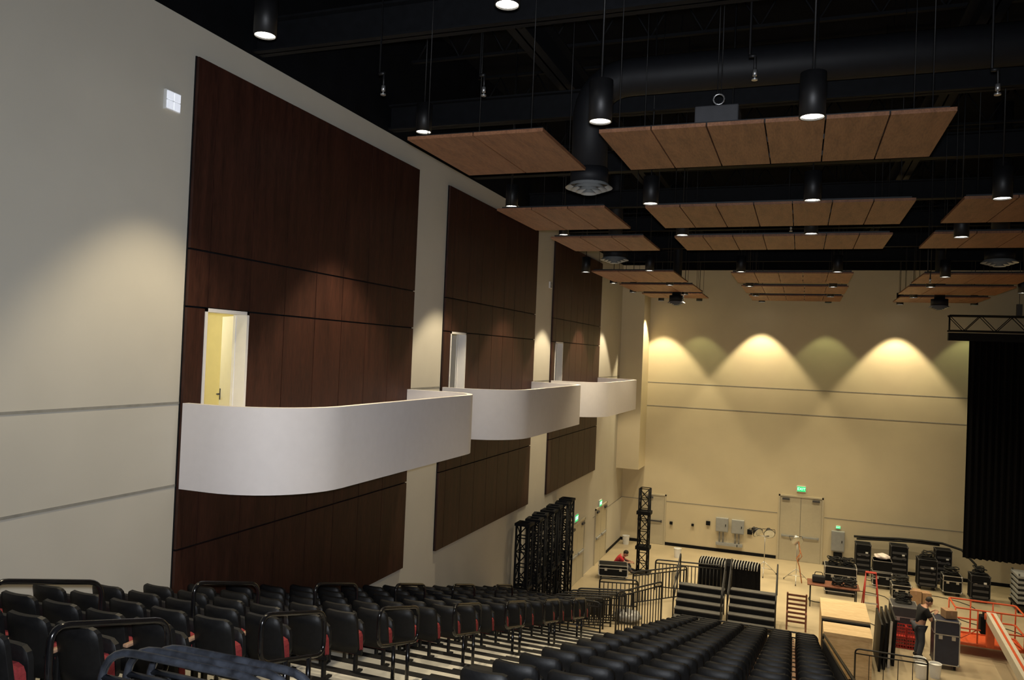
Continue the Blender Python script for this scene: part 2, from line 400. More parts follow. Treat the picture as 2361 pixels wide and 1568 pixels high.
def drop(x,y,z):
    r=E('sprinkler_drop',(x,y,z),'small black pipe drop ending in a metal sprinkler head','sprinkler','sprinkler pipe drops')
    MB().tube([(-.06,0,CZ-z),(-.06,0,.3),(0,0,.27),(0,0,.1)],.014,6).cyl((-.07,0,.28),(.01,0,.28),.022,8).obj('pipe',M_steel,r)
    MB().cyl((0,0,.05),(0,0,.12),.025,8).cyl((0,0,0),(0,0,.02),.035,10).cyl((0,0,.02),(0,0,.05),.01,6).obj('sprinkler_head',M_alu,r)
for d in [(-5.06,8.8-.25,11.2),(-.59,9.1,11.2),(-4.0,9.3,11.35),(-1.0,11.8,11.3),(1.9,9.6,11.0),(3.0,22,10.2),(-.3,18.5,11)]: drop(*d)
# ------------------------------------------------------------ wall strobes, exit signs
def strobe(y,z,s,m):
    r=E('wall_strobe',(-7.2,y,z),'square white wall-mounted light with four panes','wall light','square wall lights')
    MB().box((.02,0,0),(.04,s,s),bev=.006).obj('housing',M_wplast,r)
    for a in (-1,1):
        for c in (-1,1): MB().box((.045,a*s*.23,c*s*.23),(.012,s*.40,s*.40)).obj('lens',m,r)
strobe(7.24,10.86,.24,M_glow); strobe(22.43,10.12,.2,M_grey)
def text_mesh(txt,size,m,parent,loc,rot,ext=.004):
    cu=bpy.data.curves.new('txt','FONT'); cu.body=txt; cu.size=size; cu.extrude=ext; cu.align_x='CENTER'; cu.align_y='CENTER'
    o=bpy.data.objects.new('txt',cu); C.objects.link(o); bpy.context.view_layer.update()
    me=bpy.data.meshes.new_from_object(o.evaluated_get(bpy.context.evaluated_depsgraph_get())); bpy.data.objects.remove(o)
    me.materials.clear(); me.materials.append(m)
    t=bpy.data.objects.new('lettering',me); C.objects.link(t); t.parent=parent; t.location=loc; t.rotation_euler=rot
    return t
def exit_sign(loc,rotz,s=1):
    r=E('exit_sign',loc,'lit green EXIT sign mounted above a door','exit sign','green exit signs',(0,0,rotz))
    MB().box((0,-.025,0),(.36*s,.05,.24*s),bev=.006).obj('housing',M_wplast,r)
    MB().box((0,-.052,0),(.32*s,.006,.20*s)).obj('face',M_green,r)
    text_mesh('EXIT',.15*s,M_glet,r,(0,-.058,0),(math.pi/2,0,0))
exit_sign((.2,34,2.95),0); exit_sign((-7.2,26.4,2.34),math.pi/2,1.15); exit_sign((-7.2,29.9,2.28),math.pi/2,1.1); exit_sign((1.63,34,1.56),0,.5)
# floor-level doors
def ddoor(idx,loc,rotz,w,h,leaves):
    r=E('door_%d'%idx,loc,'beige painted metal door with push bar','door',rot=(0,0,rotz)); S(r)
    MB().b2((-w/2-.06,-.05,0),(-w/2,0,h+.06)).b2((w/2,-.05,0),(w/2+.06,0,h+.06)).b2((-w/2-.06,-.05,h),(w/2+.06,0,h+.06)).obj('door_frame',M_bdoor,r)
    lw=w/leaves
    for k in range(leaves):
        x=-w/2+lw*(k+.5)
        l=MB().box((0,-.012,h/2),(lw-.02,.02,h-.015)).obj('door_leaf',M_bdoor,r,(x,0,0))
        MB().box((0,-.06,1.0),(lw*.75,.05,.06)).box((-lw*.36,-.035,1.0),(.05,.04,.1)).box((lw*.36,-.035,1.0),(.05,.04,.1)).obj('push_bar',M_grey if leaves>1 else M_dgrey,l)
        MB().box(((-1 if k==0 else 1)*lw*.22,-.05,h-.1),(.28,.07,.07)).obj('door_closer',M_dgrey,l)
    if leaves>1: MB().box((0,-.006,h/2),(.022,.008,h)).obj('meeting_gap',M_groove,r)
ddoor(4,(.2,34,0),0,1.6,2.6,2); ddoor(5,(-7.2,26.7,0),math.pi/2,1.75,2.08,2); ddoor(6,(-7.2,30.15,0),math.pi/2,1.75,2.1,2); ddoor(7,(-5.75,34,0),0,.9,2.1,1)
# electrical boxes on the back wall
def ebox(x0,x1,z0,z1,d,m,label,cond=False):
    r=E('electrical_box',((x0+x1)/2,33.998,(z0+z1)/2),label,'electrical box')
    w=x1-x0;h=z1-z0
    MB().box((0,-d/2,0),(w,d,h),bev=.01).obj('body',m,r)
    MB().box((0,-d-.006,0),(w*.88,.012,h*.9)).box((w*.3,-d-.02,0),(.03,.02,.09),mi=1).obj('cover',[m,M_black],r)
    if cond:
        for xx in (-.1,.05): MB().cyl((xx,-.05,-h/2),(xx,-.05,-h/2-.45),.025,8).obj('conduit',M_grey,r)
ebox(-3.12,-2.62,.88,1.45,.18,M_grey,'grey metal electrical cabinet with conduits below',True)
ebox(-2.48,-1.98,.86,1.43,.18,M_grey,'grey metal electrical cabinet with conduits below',True)
ebox(-3.1,-2.02,.30,.42,.14,M_grey,'long grey wiring trough low on the wall')
ebox(1.38,1.87,.63,1.42,.2,M_grey,'tall grey breaker panel on the wall')
ebox(1.48,1.8,.25,.55,.2,M_black,'small black outlet box under the breaker panel')
for x,z,s in [(-3.45,1.15,.17),(-1.75,.98,.2),(-5.0,.98,.12),(-4.09,1.0,.1),(-6.4,1.0,.1)]: ebox(x-s/2,x+s/2,z-s/2,z+s/2,.08,M_black,'small black wall box')
# ------------------------------------------------------------ bleacher
PITCH=.7; SL=.267; YF=18.3
def dz(y): return 6.2-SL*y
BX0,BX1=-7.13,.62; AX0,AX1=-4.32,-2.52
bl=E('tiered_seating',(0,YF+.35,0),'telescopic tiered seating platform with cream decks and black nosings','bleacher')
def bo(b,name,m): return b.obj(name,m,bl,(0,-(YF+.35),0))
for k in range(29):
    y=YF-PITCH*k; z=dz(y)
    b=MB(); b.b2((BX0,y-.33,z-.06),(BX1,y+.35,z),mi=0); b.b2((BX0,y+.35,z-.2),(BX1,y+.37,z+.002),mi=1)
    b.b2((BX0,y+.25,z),(BX1,y+.37,z+.006),mi=1)
    bo(b,'deck_tier',[M_deck,M_steel])
    b=MB(); b.b2((AX0,y-.35,z),(AX1,y-.08,z+.095),mi=0); b.b2((AX0,y-.13,z+.02),(AX1,y-.07,z+.1),mi=1)
    for xx in (-3.42,): b.b2((xx-.01,y-.34,z+.095),(xx+.01,y-.08,z+.099),mi=1)
    bo(b,'aisle_step',[M_deck,M_steel])
b=MB(); b.b2((BX0,YF+.3,0),(BX1,YF+.33,dz(YF)-.05)); bo(b,'front_panel',M_steel)
b=MB(); v=[b.bm.verts.new(p) for p in [(BX1-.02,-2,0),(BX1-.02,YF+.3,0),(BX1-.02,YF+.3,dz(YF)-.2),(BX1-.02,-2,dz(-2)-.3)]]; b.bm.faces.new(v); bo(b,'side_panel',M_steel)
b=MB()
for i in range(6): b.b2((AX0,YF+.37+i*.28,0),(AX1,YF+.37+(i+1)*.28,1.25-.19*(i+1)+.0001)); b.b2((AX0,YF+.33+(i+1)*.28,1.25-.19*(i+1)),(AX1,YF+.38+(i+1)*.28,1.255-.19*(i+1)),mi=1)
bo(b,'front_steps',[M_deck,M_steel])
# chairs
def chair_parts():
    back=MB().board(.425,.48,.032,.075,curve=.045,tilt=.17,z0=.40,y0=0,nx=12,nz=4,rcb=.05)
    pad=MB().board(.37,.38,.025,.08,curve=.03,tilt=.17,z0=.44,y0=.03,nx=10,nz=3)
    pan=MB().board(.42,.32,.035,.09,curve=.0,tilt=.06,z0=.42,y0=.16,nx=8,nz=2)
    cush=MB().board(.43,.28,.06,.06,curve=0,tilt=.10,z0=.36,y0=.10,nx=8,nz=2)
    fr=MB()
    fr.box((-.25,.05,.30),(.032,.07,.60),bev=.008).box((-.25,.05,.012),(.06,.28,.024),bev=.005).box((-.25,.08,.60),(.045,.32,.03),bev=.01)
    fr.box((0,.06,.40),(.48,.04,.05))
    arm=MB().box((-.25,.02,.63),(.05,.16,.03),bev=.01)
    return [('chair_back',back,M_plast),('back_cushion',pad,M_red),('seat_pan',pan,M_plast),('seat_cushion',cush,M_red),('side_frame',fr,M_plast),('armrest',arm,M_tan)]
def chair_near(loc):
    r=E('auditorium_chair',loc,'black plastic folding auditorium chair with red upholstery, seat tipped up','chair','tiered auditorium chairs')
    for n,b,m in chair_parts(): b.obj(n,m,r)
    return r
def chair_far(loc):
    big=MB(); ms=[M_plast,M_red,M_tan]
    for n,b,m in chair_parts():
        me=bpy.data.meshes.new('t'); b.bm.to_mesh(me); b.bm.free(); big.addmesh(me,ms.index(m),True); bpy.data.meshes.remove(me)
    o=big.obj('auditorium_chair',ms,None,loc)
    return T(o,'black plastic folding auditorium chair with red upholstery, seat tipped up','chair','tiered auditorium chairs')
near=far=None
for k in range(23):
    y=YF-PITCH*k-.05; z=dz(YF-PITCH*k)
    xs=[-6.82+.5*i for i in range(5)]
    if y>4.0: xs+=[-2.2+.5*i for i in range(6)]
    for x in xs:
        if y<12.5:
            if near is None: near=chair_near((x,y,z))
            else: dup(near,(x,y,z))
        else:
            if far is None: far=chair_far((x,y,z))
            else: dup(far,(x,y,z))
def aisle_rail(x,y,up):
    r=E('aisle_rail',(x,y,dz(y)),'glossy black rounded loop handrail at the end of a seat row','railing','looped aisle rails')
    L=1.0; zt=.93+up; zb=.50+up
    pts=fillet([(0,-L/2,zt+SL*L/2),(0,L/2,zt-SL*L/2),(0,L/2,zb-SL*L/2),(0,-L/2,zb+SL*L/2)],.14,6,True)
    MB().tube(pts,.022,8,True).obj('rail_loop',M_gloss,r)
    MB().cyl((0,-.12,0.0),(0,-.12,zb+.03),.024,10).obj('post',M_gloss,r)
    MB().cyl((0,.25,-.12),(0,.25,zb-.07),.024,10).obj('post',M_gloss,r)
    return r
ar=None
for i in range(7):
    y=4.15+2.1*i
    if ar is None: ar=aisle_rail(-4.4,y,0)
    else: dup(ar,(-4.4,y,dz(y)))
ar2=None
for i in range(6):
    y=4.6+2.1*i
    if ar2 is None: ar2=aisle_rail(-5.57,y,.12)
    else: dup(ar2,(-5.57,y,dz(y)))
def barrier(loc,rotz,L,H,n,m,label,slope=0,rr=.12,tr=.02,group=None,name='guard_rail',bt=.45):
    r=E(name,loc,label,'railing',group,(0,0,rotz))
    zt=H
    pts=fillet([(-L/2,0,0+slope*L/2),(-L/2,0,zt+slope*L/2),(L/2,0,zt-slope*L/2),(L/2,0,-slope*L/2)],rr,6)
    b=MB().tube(pts,tr,8); b.tube([(-L/2,0,.12+slope*L/2),(L/2,0,.12-slope*L/2)],tr*.8,8)
    b.tube([(-L/2,0,zt-.12+slope*L/2),(L/2,0,zt-.12-slope*L/2)],tr*.8,8)
    b.obj('rail_frame',m,r)
    b=MB()
    for i in range(1,n): x=-L/2+L*i/n; s=-slope*x; b.cyl((x,0,.12+s),(x,0,zt-.12+s),tr*bt,6)
    o=b.obj('vertical_bars',m,r); o['kind']='stuff'; return r
for i in range(3):
    barrier((-2.235+.03*i,2.46+.10*i,dz(2.5)-.08),0.03,.84,1.27-.02*i,8,M_dusty,'dusty black tubular steel crowd barrier with rounded corners',rr=.17,tr=.017,group='stacked crowd barriers',name='crowd_barrier',bt=.5)
barrier((.66,12.0,dz(12.0)-.1),math.pi/2,13.0,.98,95,M_steel,'black sloping side guard rail of the seating',slope=SL,tr=.02,bt=.7)
barrier((-.9,YF+.3,dz(YF)-.02),0,2.9,.75,22,M_steel,'black front guard rail of the seating')
barrier((-5.7,YF+.3,dz(YF)-.02),0,2.7,.75,20,M_steel,'black front guard rail of the seating')
barrier((2.3,21.2,0),0,1.6,1.05,5,M_steel,'black tubular barrier standing on the floor')
barrier((-4.1,25.9,0),math.radians(48),2.2,1.1,18,M_steel,'black barred railing beside portable stairs',group='black floor railings',tr=.026,bt=.6)
barrier((-4.2,22.9,0),math.radians(60),2.0,1.3,16,M_steel,'black barred railing beside portable stairs',group='black floor railings',tr=.026,bt=.6)
barrier((-3.4,27.4,0),math.radians(8),2.2,1.05,18,M_steel,'black barred railing standing on concrete floor',group='black floor railings',tr=.026,bt=.6)
barrier((-5.2,24.6,0),math.radians(15),1.2,.95,9,M_steel,'black barred railing standing on concrete floor',group='black floor railings',tr=.026,bt=.6)
for i in range(5):
    barrier((-6.0+.16*i,22.3+.3*i,.0),math.radians(20),1.7,.9,12,M_steel,'black folded guard rail leaning in a stack',group='stacked folded rails',tr=.026,bt=.6)
# ------------------------------------------------------------ trusses
def box_truss(H,w,n,r=.02,rb=.009):
    b=MB(); h=w/2
    for sx in(-1,1):
        for sy in(-1,1): b.cyl((sx*h,sy*h,0),(sx*h,sy*h,H),r,8)
    st=H/n
    for i in range(n):
        z0=i*st; z1=z0+st
        for (a,c) in [((-h,-h),(h,-h)),((h,-h),(h,h)),((h,h),(-h,h)),((-h,h),(-h,-h))]:
            if i%2: a,c=c,a
            b.cyl((*a,z0),(*c,z1),rb,5); b.cyl((*a,z1),(*c,z1),rb,5)
    return b
tm=None
for i in range(7):
    y=19.9+.68*i
    if tm is None:
        r=E('truss_section',(-6.83,y,0),'black box truss section standing upright against the wall','truss','upright truss sections')
        box_truss(3.45,.34,9,.032,.017).obj('truss_frame',M_black,r)
        for z in (.03,1.72,3.42):
            MB().box((0,-.17,z),(.43,.09,.07)).box((0,.17,z),(.43,.09,.07)).box((-.17,0,z),(.09,.26,.07)).box((.17,0,z),(.09,.26,.07)).obj('connector_plate',M_black,r)
        tm=r
    else: dup(tm,(-6.83+.05*(i%2),y,0),(0,0,.08*(i%3)))
r=E('truss_tower',(-5.3,29.2,0),'freestanding black box truss tower on a base plate','truss')
box_truss(3.15,.36,8,.03,.016).obj('truss_frame',M_black,r)
MB().box((0,0,.02),(.6,.6,.04)).obj('base_plate',M_steel,r)
for z in (.95,2.25): MB().box((0,0,z),(.52,.46,.13),bev=.01).obj('sleeve_block',M_black,r)
# stage truss + curtain
r=E('stage_truss',(7.2,32,9.12),'black horizontal stage truss hung from a hoist chain','truss')
b=MB(); L0,L1=-2.2,4.5
for z in (.35,.9):
    for y in (-.2,.2): b.cyl((L0,y,z),(L1,y,z),.03,8)
x=L0; k=0
while x<L1-.1:
    for y in (-.2,.2): b.cyl((x,y,.35 if k%2 else .9),(x+.5,y,.9 if k%2 else .35),.014,5)
    b.cyl((x,-.2,.9),(x,.2,.9),.014,5); x+=.5;k+=1
b.cyl((L0,-.2,.35),(L0,-.2,.9),.03,8); b.obj('truss_frame',M_black,r)
MB().b2((L0,-.12,.0),(L1,.12,.28)).obj('curtain_track',M_black,r)
MB().cyl((.0,0,.9),(.0,0,CZ-9.12),.012,6).box((0,0,1.15),(.16,.16,.4)).obj('hoist_chain',M_dgrey,r)
b=MB(); n=150; rows_=[]
for z in (1.33,5,9.14):
    rw=[]
    for i in range(n+1):
        x=5.68+4.3*i/n; a=.09*math.sin(i*.9)+.03*math.sin(i*2.3+z); rw.append(b.bm.verts.new((x,32+a,z)))
    rows_.append(rw)
for j in range(2):
    for i in range(n): f=b.bm.faces.new((rows_[j][i],rows_[j][i+1],rows_[j+1][i+1],rows_[j+1][i])); f.smooth=True
T(b.obj('stage_curtain',M_curt),'long black pleated stage curtain hanging from a truss','curtain')
# ------------------------------------------------------------ road cases
def case(x,y,w,d,h,m=M_black,name='road_case',label='black road case with aluminium edges on casters',rotz=0,group='road cases',rack=False,lid=True):
    r=E(name,(x,y,0),label,'road case',group,(0,0,rotz)); z0=.12
    MB().box((0,0,z0+(h-z0)/2),(w-.012,d-.012,h-z0-.012)).obj('case_body',m,r)
    e=MB(); t=.02 if rack else .026
    for sx in(-1,1):
        for sy in(-1,1): e.box((sx*(w/2-t/2),sy*(d/2-t/2),(h+z0)/2),(t,t,h-z0))
    for z in (z0+t/2,h-t/2)+((z0+(h-z0)*.68,) if lid else ()):
        for s in(-1,1): e.box((0,s*(d/2-t/2),z),(w,t,t)); e.box((s*(w/2-t/2),0,z),(t,d,t))
    for sx in(-1,1):
        for sy in(-1,1):
            for z in (z0+.03,h-.03): e.sph((sx*(w/2-.02),sy*(d/2-.02),z),.035,u=8,v=6)
    e.obj('metal_edging',M_dgrey if rack else M_alu,r)
    for sx in(-1,1):
        for sy in(-1,1): MB().cyl((sx*(w/2-.1)-.02,sy*(d/2-.1),.055),(sx*(w/2-.1)+.02,sy*(d/2-.1),.055),.055,12).box((sx*(w/2-.1),sy*(d/2-.1),.1),(.06,.06,.05)).obj('caster',M_rubber,r)
    for s in(-.25,.25): MB().box((s*w,-d/2-.004,z0+(h-z0)*.62),(.09,.014,.10)).obj('latch',M_alu,r)
    if rack:
        q=MB(); n=int((h-.3)/.1)
        for i in range(n): q.box((0,-d/2-.008,.22+i*.1),(w*.8,.02,.085),mi=i%2)
        q.cyl((w*.2,-d/2-.02,h*.6),(w*.2,-d/2-.035,h*.6),.03,10,mi=1); q.box((w*.22,-d/2-.022,h*.75),(.09,.006,.06),mi=2); q.obj('rack_panel',[M_dgrey,M_black,M_wplast],r)
    return r
case(1.55,30.0,1.05,.7,1.0,label='long black road case with aluminium edges and cables heaped on top')
case(2.5,33.25,.55,.6,1.2,rack=True,lid=False,name='equipment_rack',label='tall black equipment rack against the wall')
case(3.75,33.25,.6,.6,1.28,rack=True,lid=False,name='equipment_rack',label='tall black equipment rack against the wall')
case(3.03,31.6,.66,.6,.6,label='black road case under another case'); 
case(4.58,32.3,.64,.6,1.1,rack=True,lid=False,name='equipment_rack',label='black equipment rack with cables on top')
case(5.32,31.85,.62,.55,.72,label='black road case with gear piled on top')
case(6.1,31.4,.6,.55,.95,rack=True,label='tall black road case near the curtain')
case(5.25,33.3,.55,.5,1.3,rack=True,lid=False,name='equipment_rack',label='tall black equipment rack against the wall')
case(3.5,30.1,.62,.6,.6,label='small black road case under coiled cable')
case(-6.15,28.0,1.05,.6,.52,label='low black road case beside seated person',rotz=.25)
case(3.1,25.9,.72,.8,1.05,M_dgrey,label='tall grey road case with silver lid beside red crates')
case(3.92,24.1,.62,.6,1.3,M_blue,label='navy road case with aluminium edging and paper label')
r=E('equipment_case',(3.03,31.6,.61),'black equipment case stacked on a road case','road case')
MB().box((0,0,.2),(.62,.56,.4),bev=.01).obj('case_body',M_black,r); MB().box((0,0,.39),(.63,.57,.02)).box((0,0,.02),(.63,.57,.03)).obj('metal_edging',M_alu,r)
def heap(x,y,z,R,m,label,n=7,name='coiled_cable',cat='cable'):
    b=MB()
    for i in range(n):
        rr=R*(.6+.4*random.random()); ox,oy=[(random.random()-.5)*R*.5 for _ in 'ab']
        tz=.03+i*.035
        b.tube([(ox+rr*math.cos(a),oy+rr*.8*math.sin(a),tz+.02*math.sin(3*a+i)) for a in [k*math.pi/8 for k in range(16)]],.018,6,True)
    o=b.obj(name,m,None,(x,y,z)); T(o,label,cat)
for x,y,z,R in [(1.35,30,1.0,.22),(1.8,30.05,1.0,.2),(3.5,30.1,.6,.27),(4.58,32.3,1.1,.25),(5.32,31.85,.72,.24),(6.1,31.4,.95,.22),(3.1,26.05,1.05,.24),(1.35,28.1,.76,.18),(1.75,28.15,.76,.2)]:
    heap(x,y,z,R,M_rubber,'heap of coiled black cable lying on a case')
def cloth(x,y,z,R,H,m,label,name='cloth_bundle',cat='cloth'):
    b=MB(); b.sph((0,0,H/2),(R,R*.8,H/2),u=24,v=16)
    for v in b.bm.verts:
        a=v.co.copy(); k=1+.22*math.sin(a.x*31+a.z*17)*math.cos(a.y*27+a.x*9); v.co.x*=k; v.co.y*=k; v.co.z=max(0.002,a.z*(1+.12*math.sin(a.x*23+a.y*19)))
    T(b.obj(name,m,None,(x,y,z)),label,cat)
cloth(3.03,31.6,1.02,.26,.2,mat('pink_white_cloth',(.75,.66,.62),.9,var=.15),'crumpled white and pink cloth on stacked cases')
cloth(-4.7,23.6,0,.42,.35,mat('clear_plastic',(.3,.3,.3),.25,var=.3),'crumpled clear plastic sheeting on the floor','plastic_sheeting','plastic')
# cables along wall and floor
T(MB().tube([(2.2,33.75,1.32),(3,33.72,1.36),(3.8,33.72,1.42),(4.6,33.7,1.44),(5.3,33.72,1.42),(5.9,33.5,1.3),(6.3,33.1,.9),(6.4,33.0,.02)],.045,8).tube([(2.3,33.72,1.24),(3.2,33.72,1.30),(4.3,33.7,1.36),(5.2,33.72,1.34)],.04,8).obj('cable_bundle',M_rubber),'thick black cable bundle draped over equipment racks','cable')
for j,(x0,y0,x1,y1) in enumerate([(1.2,32.2,4.9,27.4),(.4,29.2,2.6,26.6),(4.4,29.0,6.6,28.2),(2.6,32.6,6.2,30.2)]):
    pts=[(x0+(x1-x0)*t/20+.18*math.sin(t*.9+j*2),y0+(y1-y0)*t/20+.25*math.cos(t*.7+j),.014) for t in range(21)]
    T(MB().tube(pts,.012,6).obj('floor_cable',M_rubber),'loose black cable snaking across the concrete floor','cable','loose floor cables')
def cbox(x,y,z,w,d,h,rz=0):
    r=E('cardboard_box',(x,y,z),'brown cardboard box with taped flaps','box','cardboard boxes',(0,0,rz))
    MB().box((0,0,h/2),(w,d,h),bev=.004).obj('box_body',M_card,r)
    MB().box((0,0,h+.002),(.05,d,.004)).box((0,-d/2-.002,h-.06),(.05,.004,.12)).obj('tape',M_tan,r)
cbox(3.92,29.9,0,.35,.4,.5); cbox(4.25,29.95,0,.28,.35,.45,.1); cbox(4.0,24.15,1.31,.3,.3,.22,.3); cbox(-3.2,22.6,0,.35,.35,.4)
def mcrate(x,y,z):
    b=MB(); w=.33
    for zz in (.0,.09,.18,.27):
        for s in(-1,1): b.box((0,s*w/2,zz+.015),(w,.012,.03)); b.box((s*w/2,0,zz+.015),(.012,w,.03))
    for i in range(6):
        t=-w/2+w*i/5
        for s in(-1,1): b.box((t,s*w/2,.14),(.015,.014,.28)); b.box((s*w/2,t,.14),(.014,.015,.28))
    b.box((0,0,.008),(w,w,.012))
    T(b.obj('milk_crate',M_redp,None,(x,y,z)),'red plastic slatted milk crate in a stack','crate','red milk crates')
for i in range(2):
    for k in range(2): mcrate(2.92+.36*i,25.2,.31*k)
def bucket(x,y,h=.36,R=.15):
    r=E('bucket',(x,y,0),'white plastic bucket with wire handle','bucket','white plastic buckets')
    b=MB(); b.cyl((0,0,0),(0,0,h),R*.85,20,R,caps=False); b.cyl((0,0,.002),(0,0,.01),R*.85,20); b.tube([(R*math.cos(a),R*math.sin(a),h) for a in [k*math.pi/10 for k in range(20)]],.01,6,True); b.cyl((0,0,h-.06),(0,0,h-.05),R*.97,20)
    b.obj('bucket_body',M_wplast,r)
    MB().tube([(R*math.cos(a),-.02-R*.6*math.sin(a),h-.02-R*.5*math.sin(a)) for a in [k*math.pi/10 for k in range(11)]],.004,5).obj('wire_handle',M_alu,r)
for x,y in [(-4.43,32.15),(-6.8,33.3),(3.2,22.9),(3.55,23.1),(3.22,23.35)]: bucket(x,y)
r=E('folding_table',(1.25,28.2,0),'folding work table covered with black gear','table')
MB().box((0,0,.735),(1.6,.75,.04),bev=.01).obj('table_top',M_brown,r)
for sx in(-1,1):
    for sy in(-1,1): MB().cyl((sx*.7,sy*.3,0),(sx*.7,sy*.3,.72),.018,8).obj('leg',M_steel,r)
r=E('tool_bag',(.8,28.2,.756),'open black tool bag on the table','bag'); MB().box((0,0,.12),(.4,.25,.22),bev=.04).obj('bag_body',M_shirt_b,r); MB().tube(fillet([(-.12,0,.2),(-.12,0,.34),(.12,0,.34),(.12,0,.2)],.06),.012,6).obj('handle',M_shirt_b,r)
def ply(x0,x1,y0,y1,h,label):
    w=x1-x0;d=y1-y0; r=E('plywood_crate',((x0+x1)/2,(y0+y1)/2,0),label,'crate','plywood crates')
    MB().box((0,0,.08+(h-.08)/2),(w,d,h-.08)).obj('crate_body',M_ply,r)
    b=MB(); t=.09
    for s in(-1,1):
        b.box((s*(w/2-t/2),-d/2-.01,h/2+.04),(t,.022,h-.08)); b.box((0,-d/2-.01,.08+t/2 if s<0 else h-t/2),(w-2*t,.022,t))
    b.obj('battens',M_ply,r)
    for s in(-.4,0,.4): MB().box((s*w,0,.04),(.1,d,.08)).obj('skid',M_ply,r)
ply(.75,1.95,22.75,24.5,1.28,'large plywood shipping crate'); ply(.78,1.93,21.75,22.6,1.18,'plywood crate with batten frame')
T(MB().b2((.76,22.62,0),(1.95,22.73,1.22)).obj('divider_panel',M_black),'black panel between two plywood crates','panel')  # upright black sheet filling the gap between the crates
for i in range(4):
    r=E('flat_panel',(2.2+.13*i,23.6+.2*i,0),'black flat panel standing on edge','panel','standing black panels',(0,.04,0))
    MB().box((0,0,.62),(.05,1.5,1.22),bev=.006).obj('panel_board',M_steel,r)
    for s in(-1,1): MB().box((0,s*.76,.62),(.06,.03,1.24)).obj('frame_edge',M_alu if i==2 else M_black,r)
def stairs(x0,x1,y0):
    w=x1-x0; r=E('portable_stairs',((x0+x1)/2,y0,0),'portable grey-tread stair unit with black handrails','stairs','portable stair units')
    for i in range(5):
        MB().box((0,.15+.29*i,.17*(i+1)-.02),(w,.30,.04),bev=.004).obj('tread',mat('grey_tread',(.075,.072,.066),.7),r)
        MB().box((0,.01+.29*i,.17*(i+1)-.1),(w-.02,.02,.14)).obj('riser',M_black,r)
    for s in(-1,1):
        MB().box((s*(w/2-.02),.9,.3),(.03,1.3,.08),rot=(math.atan(.17/.29),0,0)).cyl((s*(w/2-.03),1.45,0),(s*(w/2-.03),1.45,.84),.02,8).obj('stringer',M_steel,r)
        MB().tube(fillet([(s*w/2,.05,.15),(s*w/2,.05,1.0),(s*w/2,1.4,1.8),(s*w/2,1.4,.8)],.12),.022,8).tube([(s*w/2,.05,.6),(s*w/2,1.4,1.4)],.018,8).obj('handrail',M_steel,r)
stairs(-3.42,-2.0,24.2); stairs(-1.84,-.46,24.4)
r=E('chair_cart',(-2.1,28.3,0),'rolling cart of folding chairs with black cloth and white upper edges','cart')
b=MB(); n=120; P=[]
for i in range(n):
    a=2*math.pi*i/n; c,s_=math.cos(a),math.sin(a); q=(abs(c)**8+abs(s_)**8)**(-1/8); fl=.03*math.sin(i*1.9); P.append(((1.02+fl)*q*c,(.42+fl)*q*s_))
A=[b.bm.verts.new((x,y,.08)) for x,y in P];B=[b.bm.verts.new((x*.98,y*.97,.98)) for x,y in P]; D=[b.bm.verts.new((x*.96,y*.7,1.06)) for x,y in P]
for i in range(n):
    j=(i+1)%n; b.bm.faces.new((A[i],A[j],B[j],B[i])); b.bm.faces.new((B[i],B[j],D[j],D[i]))
b.bm.faces.new(D); b.obj('black_drape',M_curt,r)
b=MB()
for i in range(22):
    x=-.95+i*.09
    if 9<i<12: continue
    b.tube([(x,-.44,.93),(x+.01,-.33,1.08),(x+.03,0,1.12),(x+.01,.36,1.06)],.014,6)
o=b.obj('folding_chair_edges',mat('off_white',(.42,.41,.38),.6),r); o['kind']='stuff'
for sx in(-.85,.85):
    for sy in(-.32,.32): MB().cyl((sx-.02,sy,.05),(sx+.02,sy,.05),.05,12).obj('caster',M_rubber,r)
def worklamp(x,y,H,heads,label):
    r=E('work_light',(x,y,0),label,'lamp','work lights on stands')
    b=MB(); b.cyl((0,0,.35),(0,0,H),.014,8)
    for k in range(3):
        a=k*2.094+.5; b.tube([(0,0,.5),(.35*math.cos(a),.35*math.sin(a),.18),(.5*math.cos(a),.5*math.sin(a),.03)],.012,6); b.tube([(0,0,.25),(.35*math.cos(a),.35*math.sin(a),.18)],.01,6)
    if len(heads)>1: b.cyl((heads[0][0],0,H),(heads[1][0],0,H),.014,8)
    b.obj('tripod_stand',M_alu,r)
    for k in range(3):
        a=k*2.094+.5; MB().cyl((.5*math.cos(a)-.015,.5*math.sin(a),.03),(.5*math.cos(a)+.015,.5*math.sin(a),.03),.03,10).obj('caster',M_rubber,r)
    for dx,rz in heads:
        h=bpy.data.objects.new('lamp_head',None); C.objects.link(h); h.parent=r; h.location=(dx,0,H+.12); h.rotation_euler=(math.radians(-62),0,rz)
        MB().cyl((0,0,-.02),(0,0,.16),.21,20,.10).cyl((0,0,.16),(0,0,.24),.08,14).obj('reflector_housing',M_steel if len(heads)>1 else M_alu,h)
        MB().cyl((0,0,-.03),(0,0,-.018),.19,20).obj('lens',mat('lamp_glass',(.6,.62,.6),.15,.6),h)
        MB().tube(fillet([(-.23,0,.05),(-.23,0,-.02),(-.23,0,.25),(.23,0,.25),(.23,0,.05)],.02,2),.01,6).obj('yoke',M_steel,h)
worklamp(-1.05,31.2,1.45,[(-.28,.9),(.15,.2)],'tall tripod stand carrying two black work lamps'); worklamp(.1,30.7,1.4,[(0,.3)],'tripod stand with one large silver lamp and hanging cable')
T(MB().tube([(.15,30.68,1.5),(.22,30.66,1.1),(.1,30.64,.9),(.2,30.66,.6),(.3,30.6,.02)],.02,6).tube([(.18,30.6,1.3),(.28,30.6,1.0),(.15,30.6,.8),(.22,30.6,1.2)],.015,6).obj('orange_cable',mat('orange_rubber',(.5,.2,.08),.6)),'orange extension cable hanging from a lamp stand','cable')
